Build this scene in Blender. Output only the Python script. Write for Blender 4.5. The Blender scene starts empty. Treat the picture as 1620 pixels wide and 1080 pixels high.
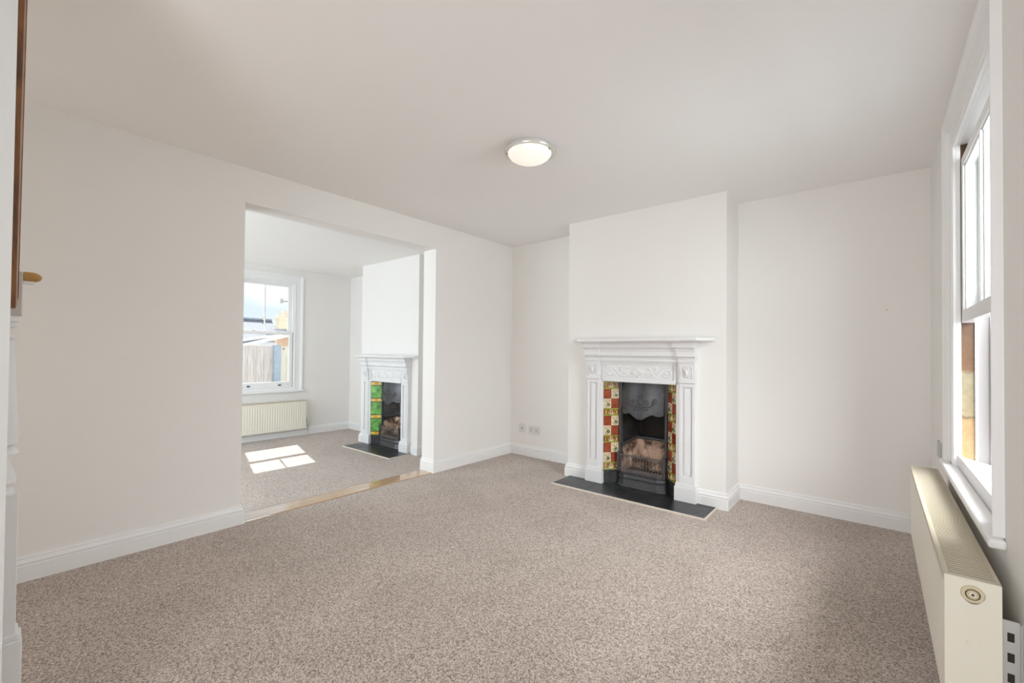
import bpy, bmesh, math, random
from mathutils import Vector, Matrix
random.seed(7)
D = bpy.data
S = bpy.context.scene
COL = S.collection

# ------------------------------------------------------------------ camera
cam = D.objects.new('camera', D.cameras.new('camera'))
COL.objects.link(cam)
R2 = Vector((0.76774256, 0.64069028, 0.0093447))
U2 = Vector((0.00149565, -0.01637563, 0.99986479))
F2 = Vector((-0.64075668, 0.76762478, 0.01353052))
m = Matrix.Identity(4)
for i in range(3):
    m[i][0], m[i][1], m[i][2] = R2[i], U2[i], -F2[i]
m[0][3], m[1][3], m[2][3] = 0, 0, 1.1637
cam.matrix_world = m
cam.data.sensor_width = 36
cam.data.lens = 15.3426
cam.data.shift_y = 0.0051
cam.data.clip_start = 0.02
cam.data.clip_end = 300
S.camera = cam

# ------------------------------------------------------------------ exposure
S.view_settings.view_transform = 'Standard'
S.view_settings.look = 'None'
S.view_settings.gamma = 1
S.view_settings.use_curve_mapping = False
S.view_settings.exposure = 0.50
try:
    S.cycles.use_denoising = True
    S.cycles.max_bounces = 14
    S.cycles.diffuse_bounces = 8
    S.cycles.sample_clamp_indirect = 6
except Exception:
    pass

# ------------------------------------------------------------------ sky
W = D.worlds.new('sky')
S.world = W
W.use_nodes = True
nt = W.node_tree
nt.nodes.clear()
tc = nt.nodes.new('ShaderNodeTexCoord')
mp = nt.nodes.new('ShaderNodeMapping'); mp.inputs['Scale'].default_value = (1.3, 1.3, 6.0)
nz = nt.nodes.new('ShaderNodeTexNoise'); nz.inputs['Scale'].default_value = 3.2; nz.inputs['Detail'].default_value = 5
cr = nt.nodes.new('ShaderNodeValToRGB')
cr.color_ramp.elements[0].position = 0.42; cr.color_ramp.elements[0].color = (0.74, 0.84, 0.98, 1)
cr.color_ramp.elements[1].position = 0.60; cr.color_ramp.elements[1].color = (1.0, 1.0, 1.0, 1)
bg = nt.nodes.new('ShaderNodeBackground'); bg.inputs['Strength'].default_value = 0.84
wo = nt.nodes.new('ShaderNodeOutputWorld')
nt.links.new(tc.outputs['Generated'], mp.inputs[0]); nt.links.new(mp.outputs[0], nz.inputs['Vector'])
nt.links.new(nz.outputs['Fac'], cr.inputs[0]); nt.links.new(cr.outputs[0], bg.inputs[0]); nt.links.new(bg.outputs[0], wo.inputs[0])

# ------------------------------------------------------------------ sun, daylight through the front window, added fill lamps
def light(name, kind, loc, direction, energy, color=(1, 1, 1), **kw):
    l = D.lights.new(name, kind)
    l.energy = energy; l.color = color
    for k, v in kw.items():
        setattr(l, k, v)
    o = D.objects.new(name, l); COL.objects.link(o)
    o.location = loc
    o.rotation_euler = Vector(direction).to_track_quat('-Z', 'Y').to_euler()
    return o
light('sun', 'SUN', (-12, 4, 12), (0.87, -0.21, -1.0), 6.8, (1.0, 0.98, 0.95), angle=0.009)
light('street_window_daylight', 'AREA', (1.45, 2.05, 2.0), (-1, 0.22, -0.34), 315, (0.94, 0.975, 1.0), shape='RECTANGLE', size=4.0, size_y=1.7)
light('rear_room_fill', 'AREA', (-4.9, -1.35, 1.2), (0, 1, 0.12), 65, (0.80, 0.92, 1.0), shape='RECTANGLE', size=2.2, size_y=1.9)  # added fill lamp brightening the rear room; no window is modelled here
light('behind_camera_fill', 'AREA', (-0.30, -1.35, 1.0), (-0.05, 1, 0.06), 24, (0.98, 0.99, 1.0), shape='RECTANGLE', size=1.05, size_y=1.7)  # added fill lamp behind the camera, lights the chimney breast and alcoves
light('stair_side_fill', 'AREA', (-2.5, -1.35, 0.9), (-0.05, 0.8, 0.75), 8, (1.0, 0.88, 0.76), shape='RECTANGLE', size=1.2, size_y=1.2)  # added fill lamp, tilted up to lift the left ceiling and wall

# ------------------------------------------------------------------ materials
def nodes_of(name):
    mt = D.materials.new(name); mt.use_nodes = True
    n = mt.node_tree.nodes; l = mt.node_tree.links
    return mt, n, l, n['Principled BSDF']

def mat(name, col, rough=0.5, metal=0.0, bump=0.0, bscale=60, var=0.0, vscale=8, spec=0.5, coat=0.0):
    mt, n, l, b = nodes_of(name)
    b.inputs['Base Color'].default_value = (*col, 1)
    b.inputs['Roughness'].default_value = rough
    b.inputs['Metallic'].default_value = metal
    b.inputs['Specular IOR Level'].default_value = spec
    b.inputs['Coat Weight'].default_value = coat
    t = n.new('ShaderNodeTexCoord')
    if bump:
        z = n.new('ShaderNodeTexNoise'); z.inputs['Scale'].default_value = bscale; z.inputs['Detail'].default_value = 4
        bp = n.new('ShaderNodeBump'); bp.inputs['Strength'].default_value = bump; bp.inputs['Distance'].default_value = 0.01
        l.new(t.outputs['Object'], z.inputs['Vector']); l.new(z.outputs['Fac'], bp.inputs['Height']); l.new(bp.outputs[0], b.inputs['Normal'])
    if var:
        z = n.new('ShaderNodeTexNoise'); z.inputs['Scale'].default_value = vscale; z.inputs['Detail'].default_value = 6
        r = n.new('ShaderNodeValToRGB')
        r.color_ramp.elements[0].position = 0.3; r.color_ramp.elements[1].position = 0.7
        r.color_ramp.elements[0].color = (*[max(0, c * (1 - var)) for c in col], 1)
        r.color_ramp.elements[1].color = (*[min(1, c * (1 + var)) for c in col], 1)
        l.new(t.outputs['Object'], z.inputs['Vector']); l.new(z.outputs['Fac'], r.inputs[0]); l.new(r.outputs[0], b.inputs['Base Color'])
    return mt

M_WALL = mat('wall_paint', (0.83, 0.812, 0.79), 0.65, bump=0.03, bscale=45, spec=0.25)
M_CEIL = mat('ceiling_paint', (0.88, 0.868, 0.855), 0.8, bump=0.03, bscale=30, spec=0.2)
M_TRIM = mat('white_gloss_paint', (0.83, 0.83, 0.83), 0.33, bump=0.02, bscale=20)
M_CAST_W = mat('white_painted_iron', (0.79, 0.79, 0.80), 0.38, bump=0.06, bscale=90)
M_IRON = mat('black_cast_iron', (0.045, 0.045, 0.048), 0.42, metal=0.35, bump=0.25, bscale=160, var=0.35, vscale=25)
M_IRON2 = mat('grey_cast_iron', (0.085, 0.085, 0.092), 0.36, metal=0.45, bump=0.12, bscale=140, var=0.15, vscale=25)
M_IRON_P = mat('worn_steel_bars', (0.17, 0.15, 0.15), 0.35, metal=0.5, bump=0.1, bscale=90, var=0.25, vscale=40)
M_SOOT = mat('sooty_iron', (0.016, 0.012, 0.010), 0.85, bump=0.4, bscale=40, var=0.5, vscale=9)
M_SOOT_G = mat('ashy_iron', (0.13, 0.12, 0.12), 0.75, bump=0.4, bscale=40, var=0.5, vscale=9)
M_CREAM = mat('cream_enamel', (0.79, 0.765, 0.665), 0.35)
M_CREAM_D = mat('cream_enamel_inside', (0.62, 0.55, 0.40), 0.6)
M_GRILLE = mat('tan_grille_enamel', (0.56, 0.50, 0.385), 0.4)
M_DARK = mat('dark_void', (0.03, 0.025, 0.02), 0.9)
M_STEEL = mat('galvanised_steel', (0.62, 0.63, 0.63), 0.35, metal=0.8, bump=0.05)
M_CHROME = mat('chrome', (0.75, 0.75, 0.75), 0.15, metal=1.0)
M_BRASS = mat('aged_brass', (0.45, 0.36, 0.22), 0.3, metal=0.9)
M_DKMETAL = mat('dark_metal', (0.10, 0.10, 0.10), 0.35, metal=0.8)
M_PLASTIC = mat('white_plastic', (0.70, 0.68, 0.67), 0.35)
M_PLAST_G = mat('grey_plastic', (0.50, 0.50, 0.49), 0.4)
M_HOLE = mat('socket_hole', (0.04, 0.04, 0.04), 0.6)
M_SLATE = mat('black_slate_tile', (0.022, 0.024, 0.026), 0.33, bump=0.35, bscale=22, var=0.5, vscale=14)
M_GROUT = mat('grey_grout', (0.30, 0.30, 0.29), 0.8)
M_BORDER = mat('cream_edging', (0.72, 0.66, 0.58), 0.5)
M_PINE = mat('golden_pine', (0.50, 0.27, 0.07), 0.3, var=0.25, vscale=12)
M_BRICK_EXT = mat('painted_brick', (0.17, 0.148, 0.145), 0.8, bump=0.2, bscale=30)  # brick tone lowered to hold back glare from the strong window lamp

def carpet():
    mt, n, l, b = nodes_of('taupe_carpet')
    b.inputs['Roughness'].default_value = 0.95
    b.inputs['Specular IOR Level'].default_value = 0.15
    b.inputs['Sheen Weight'].default_value = 0.2
    b.inputs['Sheen Roughness'].default_value = 0.5
    t = n.new('ShaderNodeTexCoord')
    a = n.new('ShaderNodeTexVoronoi'); a.inputs['Scale'].default_value = 240; a.inputs['Randomness'].default_value = 1.0
    sx = n.new('ShaderNodeSeparateColor')
    a2 = n.new('ShaderNodeTexNoise'); a2.inputs['Scale'].default_value = 75; a2.inputs['Detail'].default_value = 3
    mf = n.new('ShaderNodeMath'); mf.operation = 'MULTIPLY_ADD'; mf.inputs[1].default_value = 0.62
    sub = n.new('ShaderNodeMath'); sub.operation = 'MULTIPLY'; sub.inputs[1].default_value = 0.38
    r = n.new('ShaderNodeValToRGB')
    e = r.color_ramp.elements
    e[0].position = 0.12; e[0].color = (0.135, 0.100, 0.080, 1)
    e[1].position = 0.86; e[1].color = (0.77, 0.67, 0.605, 1)
    k = e.new(0.42); k.color = (0.40, 0.33, 0.285, 1)
    c = n.new('ShaderNodeTexNoise'); c.inputs['Scale'].default_value = 2.2; c.inputs['Detail'].default_value = 5; c.inputs['Distortion'].default_value = 0.4
    r2 = n.new('ShaderNodeValToRGB')
    r2.color_ramp.elements[0].position = 0.35; r2.color_ramp.elements[0].color = (0.88, 0.87, 0.86, 1)
    r2.color_ramp.elements[1].position = 0.65; r2.color_ramp.elements[1].color = (1.0, 1.0, 1.0, 1)
    mx = n.new('ShaderNodeMixRGB'); mx.blend_type = 'MULTIPLY'; mx.inputs[0].default_value = 1
    l.new(t.outputs['Object'], a.inputs['Vector']); l.new(t.outputs['Object'], c.inputs['Vector']); l.new(t.outputs['Object'], a2.inputs['Vector'])
    l.new(a.outputs['Color'], sx.inputs[0]); l.new(a2.outputs['Fac'], sub.inputs[0]); l.new(sx.outputs[0], mf.inputs[0]); l.new(sub.outputs[0], mf.inputs[2])
    l.new(mf.outputs[0], r.inputs[0]); l.new(c.outputs['Fac'], r2.inputs[0])
    l.new(r.outputs[0], mx.inputs[1]); l.new(r2.outputs[0], mx.inputs[2]); l.new(mx.outputs[0], b.inputs['Base Color'])
    bp = n.new('ShaderNodeBump'); bp.inputs['Strength'].default_value = 0.35; bp.inputs['Distance'].default_value = 0.004
    l.new(sx.outputs[1], bp.inputs['Height']); l.new(bp.outputs[0], b.inputs['Normal'])
    return mt
M_CARPET = carpet()

def wood(name, c1, c2, scale=(1, 14, 14), rough=0.35, coat=0.0, knots=False):
    mt, n, l, b = nodes_of(name)
    b.inputs['Roughness'].default_value = rough
    b.inputs['Coat Weight'].default_value = coat
    t = n.new('ShaderNodeTexCoord'); mp = n.new('ShaderNodeMapping'); mp.inputs['Scale'].default_value = scale
    a = n.new('ShaderNodeTexNoise'); a.inputs['Scale'].default_value = 4; a.inputs['Detail'].default_value = 6; a.inputs['Distortion'].default_value = 0.6
    r = n.new('ShaderNodeValToRGB')
    r.color_ramp.elements[0].position = 0.35; r.color_ramp.elements[0].color = (*c1, 1)
    r.color_ramp.elements[1].position = 0.65; r.color_ramp.elements[1].color = (*c2, 1)
    l.new(t.outputs['Object'], mp.inputs[0]); l.new(mp.outputs[0], a.inputs['Vector']); l.new(a.outputs['Fac'], r.inputs[0])
    if knots:
        v = n.new('ShaderNodeTexVoronoi'); v.inputs['Scale'].default_value = 2.6
        k = n.new('ShaderNodeValToRGB')
        k.color_ramp.elements[0].position = 0.03; k.color_ramp.elements[0].color = (0.35, 0.30, 0.26, 1)
        k.color_ramp.elements[1].position = 0.10; k.color_ramp.elements[1].color = (1, 1, 1, 1)
        mx = n.new('ShaderNodeMixRGB'); mx.blend_type = 'MULTIPLY'; mx.inputs[0].default_value = 1
        l.new(t.outputs['Object'], v.inputs['Vector']); l.new(v.outputs['Distance'], k.inputs[0])
        l.new(r.outputs[0], mx.inputs[1]); l.new(k.outputs[0], mx.inputs[2]); l.new(mx.outputs[0], b.inputs['Base Color'])
    else:
        l.new(r.outputs[0], b.inputs['Base Color'])
    return mt
M_THRESH = wood('oak_threshold', (0.42, 0.25, 0.12), (0.62, 0.42, 0.24), (30, 1, 30), 0.12, 1.0)
M_STAIN = wood('dark_stained_pine', (0.10, 0.035, 0.008), (0.27, 0.10, 0.02), (9, 9, 1.2), 0.3, 0.3)
M_STAIN_E = wood('pale_bead', (0.55, 0.36, 0.25), (0.66, 0.48, 0.36), (9, 9, 1.2), 0.4)
M_FENCE = wood('weathered_fence_board', (0.50, 0.46, 0.45), (0.70, 0.66, 0.64), (12, 12, 0.8), 0.8, 0, True)
M_FENCE2 = wood('pale_fence_board', (0.70, 0.66, 0.55), (0.80, 0.77, 0.69), (12, 12, 0.8), 0.8, 0, True)

def channel_mat():                       # old sash channel: three bands of different finish up its height
    mt, n, l, b = nodes_of('old_sash_channel')
    b.inputs['Roughness'].default_value = 0.35
    t = n.new('ShaderNodeTexCoord'); sp = n.new('ShaderNodeSeparateXYZ')
    l.new(t.outputs['Object'], sp.inputs[0])
    r = n.new('ShaderNodeValToRGB'); r.color_ramp.interpolation = 'LINEAR'
    mr = n.new('ShaderNodeMapRange'); mr.inputs['From Min'].default_value = 0.70; mr.inputs['From Max'].default_value = 1.32
    zn = n.new('ShaderNodeTexNoise'); zn.inputs['Scale'].default_value = 25; zn.inputs['Detail'].default_value = 4
    ad = n.new('ShaderNodeMath'); ad.operation = 'MULTIPLY_ADD'; ad.inputs[1].default_value = 0.05
    l.new(zn.outputs['Fac'], ad.inputs[0]); l.new(sp.outputs['Z'], ad.inputs[2])
    l.new(t.outputs['Object'], zn.inputs['Vector']); l.new(ad.outputs[0], mr.inputs['Value']); l.new(mr.outputs[0], r.inputs[0])
    e = r.color_ramp.elements
    e[0].position = 0.0; e[0].color = (0.275, 0.171, 0.072, 1)
    e[1].position = 1.0; e[1].color = (0.072, 0.033, 0.014, 1)
    for p, c in ((0.32, (0.27, 0.175, 0.082)), (0.345, (0.10, 0.065, 0.03)), (0.36, (0.20, 0.16, 0.092)), (0.66, (0.175, 0.15, 0.092)), (0.70, (0.095, 0.045, 0.017)), (0.86, (0.085, 0.04, 0.014))):
        k = e.new(p); k.color = (*c, 1)
    z2 = n.new('ShaderNodeTexNoise'); z2.inputs['Scale'].default_value = 60; z2.inputs['Detail'].default_value = 5
    mx = n.new('ShaderNodeMixRGB'); mx.blend_type = 'OVERLAY'; mx.inputs[0].default_value = 0.35
    l.new(t.outputs['Object'], z2.inputs['Vector']); l.new(r.outputs[0], mx.inputs[1]); l.new(z2.outputs['Fac'], mx.inputs[2]); l.new(mx.outputs[0], b.inputs['Base Color'])
    return mt
M_CHANNEL = channel_mat()

def fireclay():
    mt, n, l, b = nodes_of('cracked_fireclay')
    b.inputs['Roughness'].default_value = 0.9
    t = n.new('ShaderNodeTexCoord')
    a = n.new('ShaderNodeTexNoise'); a.inputs['Scale'].default_value = 9; a.inputs['Detail'].default_value = 8
    r = n.new('ShaderNodeValToRGB')
    r.color_ramp.elements[0].position = 0.40; r.color_ramp.elements[0].color = (0.085, 0.045, 0.030, 1)
    r.color_ramp.elements[1].position = 0.60; r.color_ramp.elements[1].color = (0.62, 0.44, 0.33, 1)
    d = n.new('ShaderNodeTexNoise'); d.inputs['Scale'].default_value = 6; d.inputs['Detail'].default_value = 3
    ad = n.new('ShaderNodeVectorMath'); ad.operation = 'MULTIPLY_ADD'; ad.inputs[1].default_value = (0.22, 0.22, 0.22)
    v = n.new('ShaderNodeTexVoronoi'); v.feature = 'DISTANCE_TO_EDGE'; v.inputs['Scale'].default_value = 4.2
    k = n.new('ShaderNodeValToRGB')
    k.color_ramp.elements[0].position = 0.003; k.color_ramp.elements[0].color = (0.12, 0.08, 0.06, 1)
    k.color_ramp.elements[1].position = 0.016; k.color_ramp.elements[1].color = (1, 1, 1, 1)
    mx = n.new('ShaderNodeMixRGB'); mx.blend_type = 'MULTIPLY'; mx.inputs[0].default_value = 0.95
    l.new(t.outputs['Object'], a.inputs['Vector']); l.new(t.outputs['Object'], d.inputs['Vector'])
    l.new(d.outputs['Color'], ad.inputs[0]); l.new(t.outputs['Object'], ad.inputs[2])
    mpv = n.new('ShaderNodeMapping'); mpv.inputs['Scale'].default_value = (1.5, 1.5, 0.7); l.new(ad.outputs[0], mpv.inputs[0]); l.new(mpv.outputs[0], v.inputs['Vector'])
    l.new(v.outputs['Distance'], k.inputs[0]); l.new(a.outputs['Fac'], r.inputs[0])
    l.new(r.outputs[0], mx.inputs[1]); l.new(k.outputs[0], mx.inputs[2]); l.new(mx.outputs[0], b.inputs['Base Color'])
    bp = n.new('ShaderNodeBump'); bp.inputs['Strength'].default_value = 0.8; bp.inputs['Distance'].default_value = 0.01
    l.new(mx.outputs[0], bp.inputs['Height']); l.new(bp.outputs[0], b.inputs['Normal'])
    return mt
M_CLAY = fireclay()

def glaze(name, c, var=0.2, sc=25, rough=0.12):
    return mat(name, c, rough, var=var, vscale=sc, bump=0.05, bscale=30, coat=0.6)
M_T_RED = glaze('oxblood_tile', (0.30, 0.055, 0.018), 0.35)
M_T_CREAM = glaze('cream_tile', (0.78, 0.66, 0.44), 0.1)
M_T_BROWN = glaze('brown_tile', (0.26, 0.12, 0.02), 0.4)
M_T_OLIVE = glaze('olive_tile', (0.36, 0.38, 0.06), 0.25)
M_T_DKG = glaze('dark_green_glaze', (0.06, 0.09, 0.03), 0.3)
M_T_PINK = glaze('rose_glaze', (0.50, 0.16, 0.10), 0.2)
M_T_LEAF = glaze('leaf_glaze', (0.72, 0.62, 0.24), 0.2)
M_T_GREEN = glaze('green_tile', (0.14, 0.42, 0.08), 0.55, 18)
M_T_YEL = glaze('yellow_tile', (0.80, 0.58, 0.10), 0.25)
M_T_ORG = glaze('orange_tile', (0.85, 0.33, 0.02), 0.2)
M_T_PALE = glaze('pale_green_glaze', (0.55, 0.72, 0.50), 0.2)

def glass():
    mt = D.materials.new('window_glass'); mt.use_nodes = True
    n = mt.node_tree.nodes; l = mt.node_tree.links; n.clear()
    o = n.new('ShaderNodeOutputMaterial'); tr = n.new('ShaderNodeBsdfTransparent'); gl = n.new('ShaderNodeBsdfGlossy')
    tr.inputs[0].default_value = (0.97, 0.985, 0.98, 1)
    gl.inputs['Roughness'].default_value = 0.01
    lw = n.new('ShaderNodeLayerWeight'); lw.inputs['Blend'].default_value = 0.5
    pw = n.new('ShaderNodeMath'); pw.operation = 'POWER'; pw.inputs[1].default_value = 5
    fr = n.new('ShaderNodeMath'); fr.operation = 'MULTIPLY_ADD'; fr.inputs[1].default_value = 0.85; fr.inputs[2].default_value = 0.03
    l.new(lw.outputs['Facing'], pw.inputs[0]); l.new(pw.outputs[0], fr.inputs[0])
    mx = n.new('ShaderNodeMixShader')
    l.new(fr.outputs[0], mx.inputs[0]); l.new(tr.outputs[0], mx.inputs[1]); l.new(gl.outputs[0], mx.inputs[2]); l.new(mx.outputs[0], o.inputs[0])
    return mt
M_GLASS = glass()

def lampglass():
    mt, n, l, b = nodes_of('alabaster_glass')
    t = n.new('ShaderNodeTexCoord'); a = n.new('ShaderNodeTexNoise'); a.inputs['Scale'].default_value = 9; a.inputs['Detail'].default_value = 4; a.inputs['Distortion'].default_value = 1.5
    r = n.new('ShaderNodeValToRGB')
    r.color_ramp.elements[0].position = 0.35; r.color_ramp.elements[0].color = (1.0, 0.88, 0.74, 1)
    r.color_ramp.elements[1].position = 0.6; r.color_ramp.elements[1].color = (1.0, 0.97, 0.90, 1)
    l.new(t.outputs['Object'], a.inputs['Vector']); l.new(a.outputs['Fac'], r.inputs[0]); l.new(r.outputs[0], b.inputs['Emission Color'])
    b.inputs['Base Color'].default_value = (0.80, 0.77, 0.70, 1)
    b.inputs['Roughness'].default_value = 0.2
    b.inputs['Emission Strength'].default_value = 0.36
    return mt
M_LAMP = lampglass()

def slate_roof(name, c, sc):
    mt, n, l, b = nodes_of(name)
    b.inputs['Roughness'].default_value = 0.7
    t = n.new('ShaderNodeTexCoord'); mp = n.new('ShaderNodeMapping'); mp.inputs['Rotation'].default_value = (0, 0, math.pi / 2)
    br = n.new('ShaderNodeTexBrick'); br.inputs['Scale'].default_value = sc
    br.inputs['Color1'].default_value = (*c, 1); br.inputs['Color2'].default_value = (*[x * 0.75 for x in c], 1)
    br.inputs['Mortar'].default_value = (*[x * 0.45 for x in c], 1); br.inputs['Mortar Size'].default_value = 0.02
    l.new(t.outputs['Object'], mp.inputs[0]); l.new(mp.outputs[0], br.inputs['Vector']); l.new(br.outputs['Color'], b.inputs['Base Color'])
    return mt
M_ROOF = slate_roof('grey_slate_roof', (0.27, 0.29, 0.34), 3.0)
M_ROOF2 = slate_roof('pale_slate_roof', (0.30, 0.325, 0.37), 3.0)

def brickwork(name, c1, c2, mortar):
    mt, n, l, b = nodes_of(name)
    b.inputs['Roughness'].default_value = 0.85
    t = n.new('ShaderNodeTexCoord'); mp = n.new('ShaderNodeMapping'); mp.inputs['Rotation'].default_value = (math.pi / 2, 0, math.pi / 2)
    br = n.new('ShaderNodeTexBrick'); br.inputs['Scale'].default_value = 4.2
    br.inputs['Color1'].default_value = (*c1, 1); br.inputs['Color2'].default_value = (*c2, 1); br.inputs['Mortar'].default_value = (*mortar, 1)
    l.new(t.outputs['Object'], mp.inputs[0]); l.new(mp.outputs[0], br.inputs['Vector']); l.new(br.outputs['Color'], b.inputs['Base Color'])
    return mt
M_YBRICK = brickwork('yellow_brick', (0.95, 0.87, 0.66), (0.86, 0.76, 0.56), (0.9, 0.86, 0.75))
M_RBRICK = brickwork('red_brick', (0.75, 0.45, 0.30), (0.80, 0.55, 0.38), (0.85, 0.8, 0.7))
M_CONC = mat('blue_grey_concrete', (0.36, 0.43, 0.52), 0.8, var=0.1, vscale=12)
M_WHITE_EXT = mat('white_bargeboard', (0.85, 0.85, 0.86), 0.6)
M_PAVING = mat('pale_paving', (0.50, 0.48, 0.44), 0.9, var=0.15, vscale=3)
M_TERRA = mat('buff_clay_pot', (0.88, 0.80, 0.66), 0.8)

# ------------------------------------------------------------------ mesh helpers
class MB:
    def __init__(self, f=None):
        self.bm = bmesh.new(); self.f = f or (lambda a, b, c: (a, b, c)); self.mi = 0
    def v(self, a, b, c):
        return self.bm.verts.new(self.f(a, b, c))
    def face(self, vs):
        try:
            fc = self.bm.faces.new(vs); fc.material_index = self.mi; return fc
        except ValueError:
            return None
    def box(self, x0, x1, y0, y1, z0, z1, mi=None):
        if mi is not None: self.mi = mi
        p = [self.v(x, y, z) for z in (z0, z1) for y in (y0, y1) for x in (x0, x1)]
        for q in ((0, 2, 3, 1), (4, 5, 7, 6), (0, 1, 5, 4), (2, 6, 7, 3), (0, 4, 6, 2), (1, 3, 7, 5)):
            self.face([p[i] for i in q])
        return self
    def prism(self, pts, z0, z1, ax='z'):
        def put(a, b, c):
            return self.v(a, b, c) if ax == 'z' else (self.v(c, a, b) if ax == 'x' else self.v(a, c, b))
        lo = [put(a, b, z0) for a, b in pts]; hi = [put(a, b, z1) for a, b in pts]
        n = len(pts)
        self.face(lo[::-1]); self.face(hi)
        for i in range(n):
            self.face([lo[i], lo[(i + 1) % n], hi[(i + 1) % n], hi[i]])
        return self
    def loft(self, rings, closed=True, caps=True):
        rr = [[self.v(*p) for p in r] for r in rings]
        for a, b in zip(rr, rr[1:]):
            n = len(a)
            for i in range(n if closed else n - 1):
                j = (i + 1) % n
                self.face([a[i], a[j], b[j], b[i]])
        if caps and closed:
            self.face(rr[0][::-1]); self.face(rr[-1])
        return self
    def lathe(self, prof, c=(0, 0, 0), n=24, axis='z'):
        rings = []
        for r, z in prof:
            ring = []
            for i in range(n):
                a = 2 * math.pi * i / n
                x, y = r * math.cos(a), r * math.sin(a)
                if axis == 'z': ring.append((c[0] + x, c[1] + y, c[2] + z))
                elif axis == 'x': ring.append((c[0] + z, c[1] + x, c[2] + y))
                else: ring.append((c[0] + x, c[1] + z, c[2] + y))
            rings.append(ring)
        return self.loft(rings)
    sm = 0
    def tube(self, pts, r, n=8):
        pts = [Vector(p) for p in pts]
        if self.sm and len(pts) > 2:                      # Catmull-Rom through the points
            rl = list(r) if isinstance(r, (list, tuple)) else [r] * len(pts)
            while len(rl) < len(pts): rl.append(rl[-1])
            P, Q = [], []
            for i in range(len(pts) - 1):
                a, b, c, d = pts[max(i - 1, 0)], pts[i], pts[i + 1], pts[min(i + 2, len(pts) - 1)]
                for k in range(self.sm):
                    t = k / self.sm
                    P.append(0.5 * ((2 * b) + (c - a) * t + (2 * a - 5 * b + 4 * c - d) * t * t + (3 * b - a - 3 * c + d) * t ** 3))
                    Q.append(rl[i] * (1 - t) + rl[i + 1] * t)
            P.append(pts[-1]); Q.append(rl[-1]); pts, r = P, Q
        rings = []
        prev = None
        for i, p in enumerate(pts):
            t = (pts[min(i + 1, len(pts) - 1)] - pts[max(i - 1, 0)]).normalized()
            if prev is None:
                a = t.orthogonal().normalized()
            else:
                a = (prev - t * prev.dot(t)).normalized()
            prev = a
            b = t.cross(a)
            rad = r[i] if isinstance(r, (list, tuple)) else r
            rings.append([tuple(p + (a * math.cos(2 * math.pi * k / n) + b * math.sin(2 * math.pi * k / n)) * rad) for k in range(n)])
        return self.loft(rings)
    def blob(self, c, r, n=10, k=6):
        rings = []
        for i in range(1, k):
            th = math.pi * i / k
            rings.append([(c[0] + r[0] * math.sin(th) * math.cos(2 * math.pi * j / n), c[1] + r[1] * math.sin(th) * math.sin(2 * math.pi * j / n), c[2] - r[2] * math.cos(th)) for j in range(n)])
        return self.loft(rings)
    def sweep(self, path, prof, z0=0.0):
        """path: plan points, room on the right-hand side; prof: (distance from wall, height) closed loop"""
        P = [Vector((p[0], p[1])) for p in path]
        rings = []
        for i, p in enumerate(P):
            ns = []
            if i > 0:
                d = (p - P[i - 1]).normalized(); ns.append(Vector((d.y, -d.x)))
            if i < len(P) - 1:
                d = (P[i + 1] - p).normalized(); ns.append(Vector((d.y, -d.x)))
            nn = ns[0] if len(ns) == 1 else (ns[0] + ns[1]) / max(1e-6, 1 + ns[0].dot(ns[1]))
            rings.append([(p.x + nn.x * d, p.y + nn.y * d, z0 + z) for d, z in prof])
        return self.loft(rings)
    def build(self, name, mats, parent=None, bevel=0, smooth=False, seg=2, weld=True):
        bm = self.bm
        bmesh.ops.recalc_face_normals(bm, faces=bm.faces)
        me = D.meshes.new(name); bm.to_mesh(me); bm.free()
        if not isinstance(mats, (list, tuple)): mats = [mats]
        for x in mats: me.materials.append(x)
        o = D.objects.new(name, me); COL.objects.link(o)
        if parent is not None: o.parent = parent
        if smooth:
            for p in me.polygons: p.use_smooth = True
        if bevel:
            b = o.modifiers.new('bevel', 'BEVEL'); b.width = bevel; b.segments = seg; b.limit_method = 'ANGLE'; b.angle_limit = math.radians(40)
            b.harden_normals = False
        return o

def smooth_by_angle(o, deg=35):
    bm = bmesh.new(); bm.from_mesh(o.data)
    for e in bm.edges:
        e.smooth = not (len(e.link_faces) == 2 and e.calc_face_angle(0) > math.radians(deg))
    for f in bm.faces: f.smooth = True
    bm.to_mesh(o.data); bm.free()
    return o

def tag(o, label=None, cat=None, group=None, kind=None):
    if label: o['label'] = label
    if cat: o['category'] = cat
    if group: o['group'] = group
    if kind: o['kind'] = kind
    return o
def empty(name, loc=(0, 0, 0)):
    o = D.objects.new(name, None); COL.objects.link(o); o.location = loc; o.empty_display_size = 0.1
    return o
def adopt(root):
    """children were meshed in world coordinates: keep them there under a root that stands elsewhere"""
    inv = Matrix.Translation(root.location).inverted()
    for c in root.children:
        c.matrix_parent_inverse = inv
def struct(o, label=None):
    o['kind'] = 'structure'
    if label: o['label'] = label
    return o

# ------------------------------------------------------------------ room measurements
XL, XLb = -3.279, -3.46        # dividing wall, near and far face
YB = 3.921                     # party wall behind both chimney breasts
XR, XRo = 0.273, 0.56
H, ZF = 2.40, -0.14            # ceiling; floor of the rear room is one step down
XF = -6.85
YS = -1.5
O0, O1, OZ = 1.097, 2.765, 2.164
CH = (-2.26, -0.866, 3.553)
CH2 = (-5.75, -4.44, 3.475)

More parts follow.
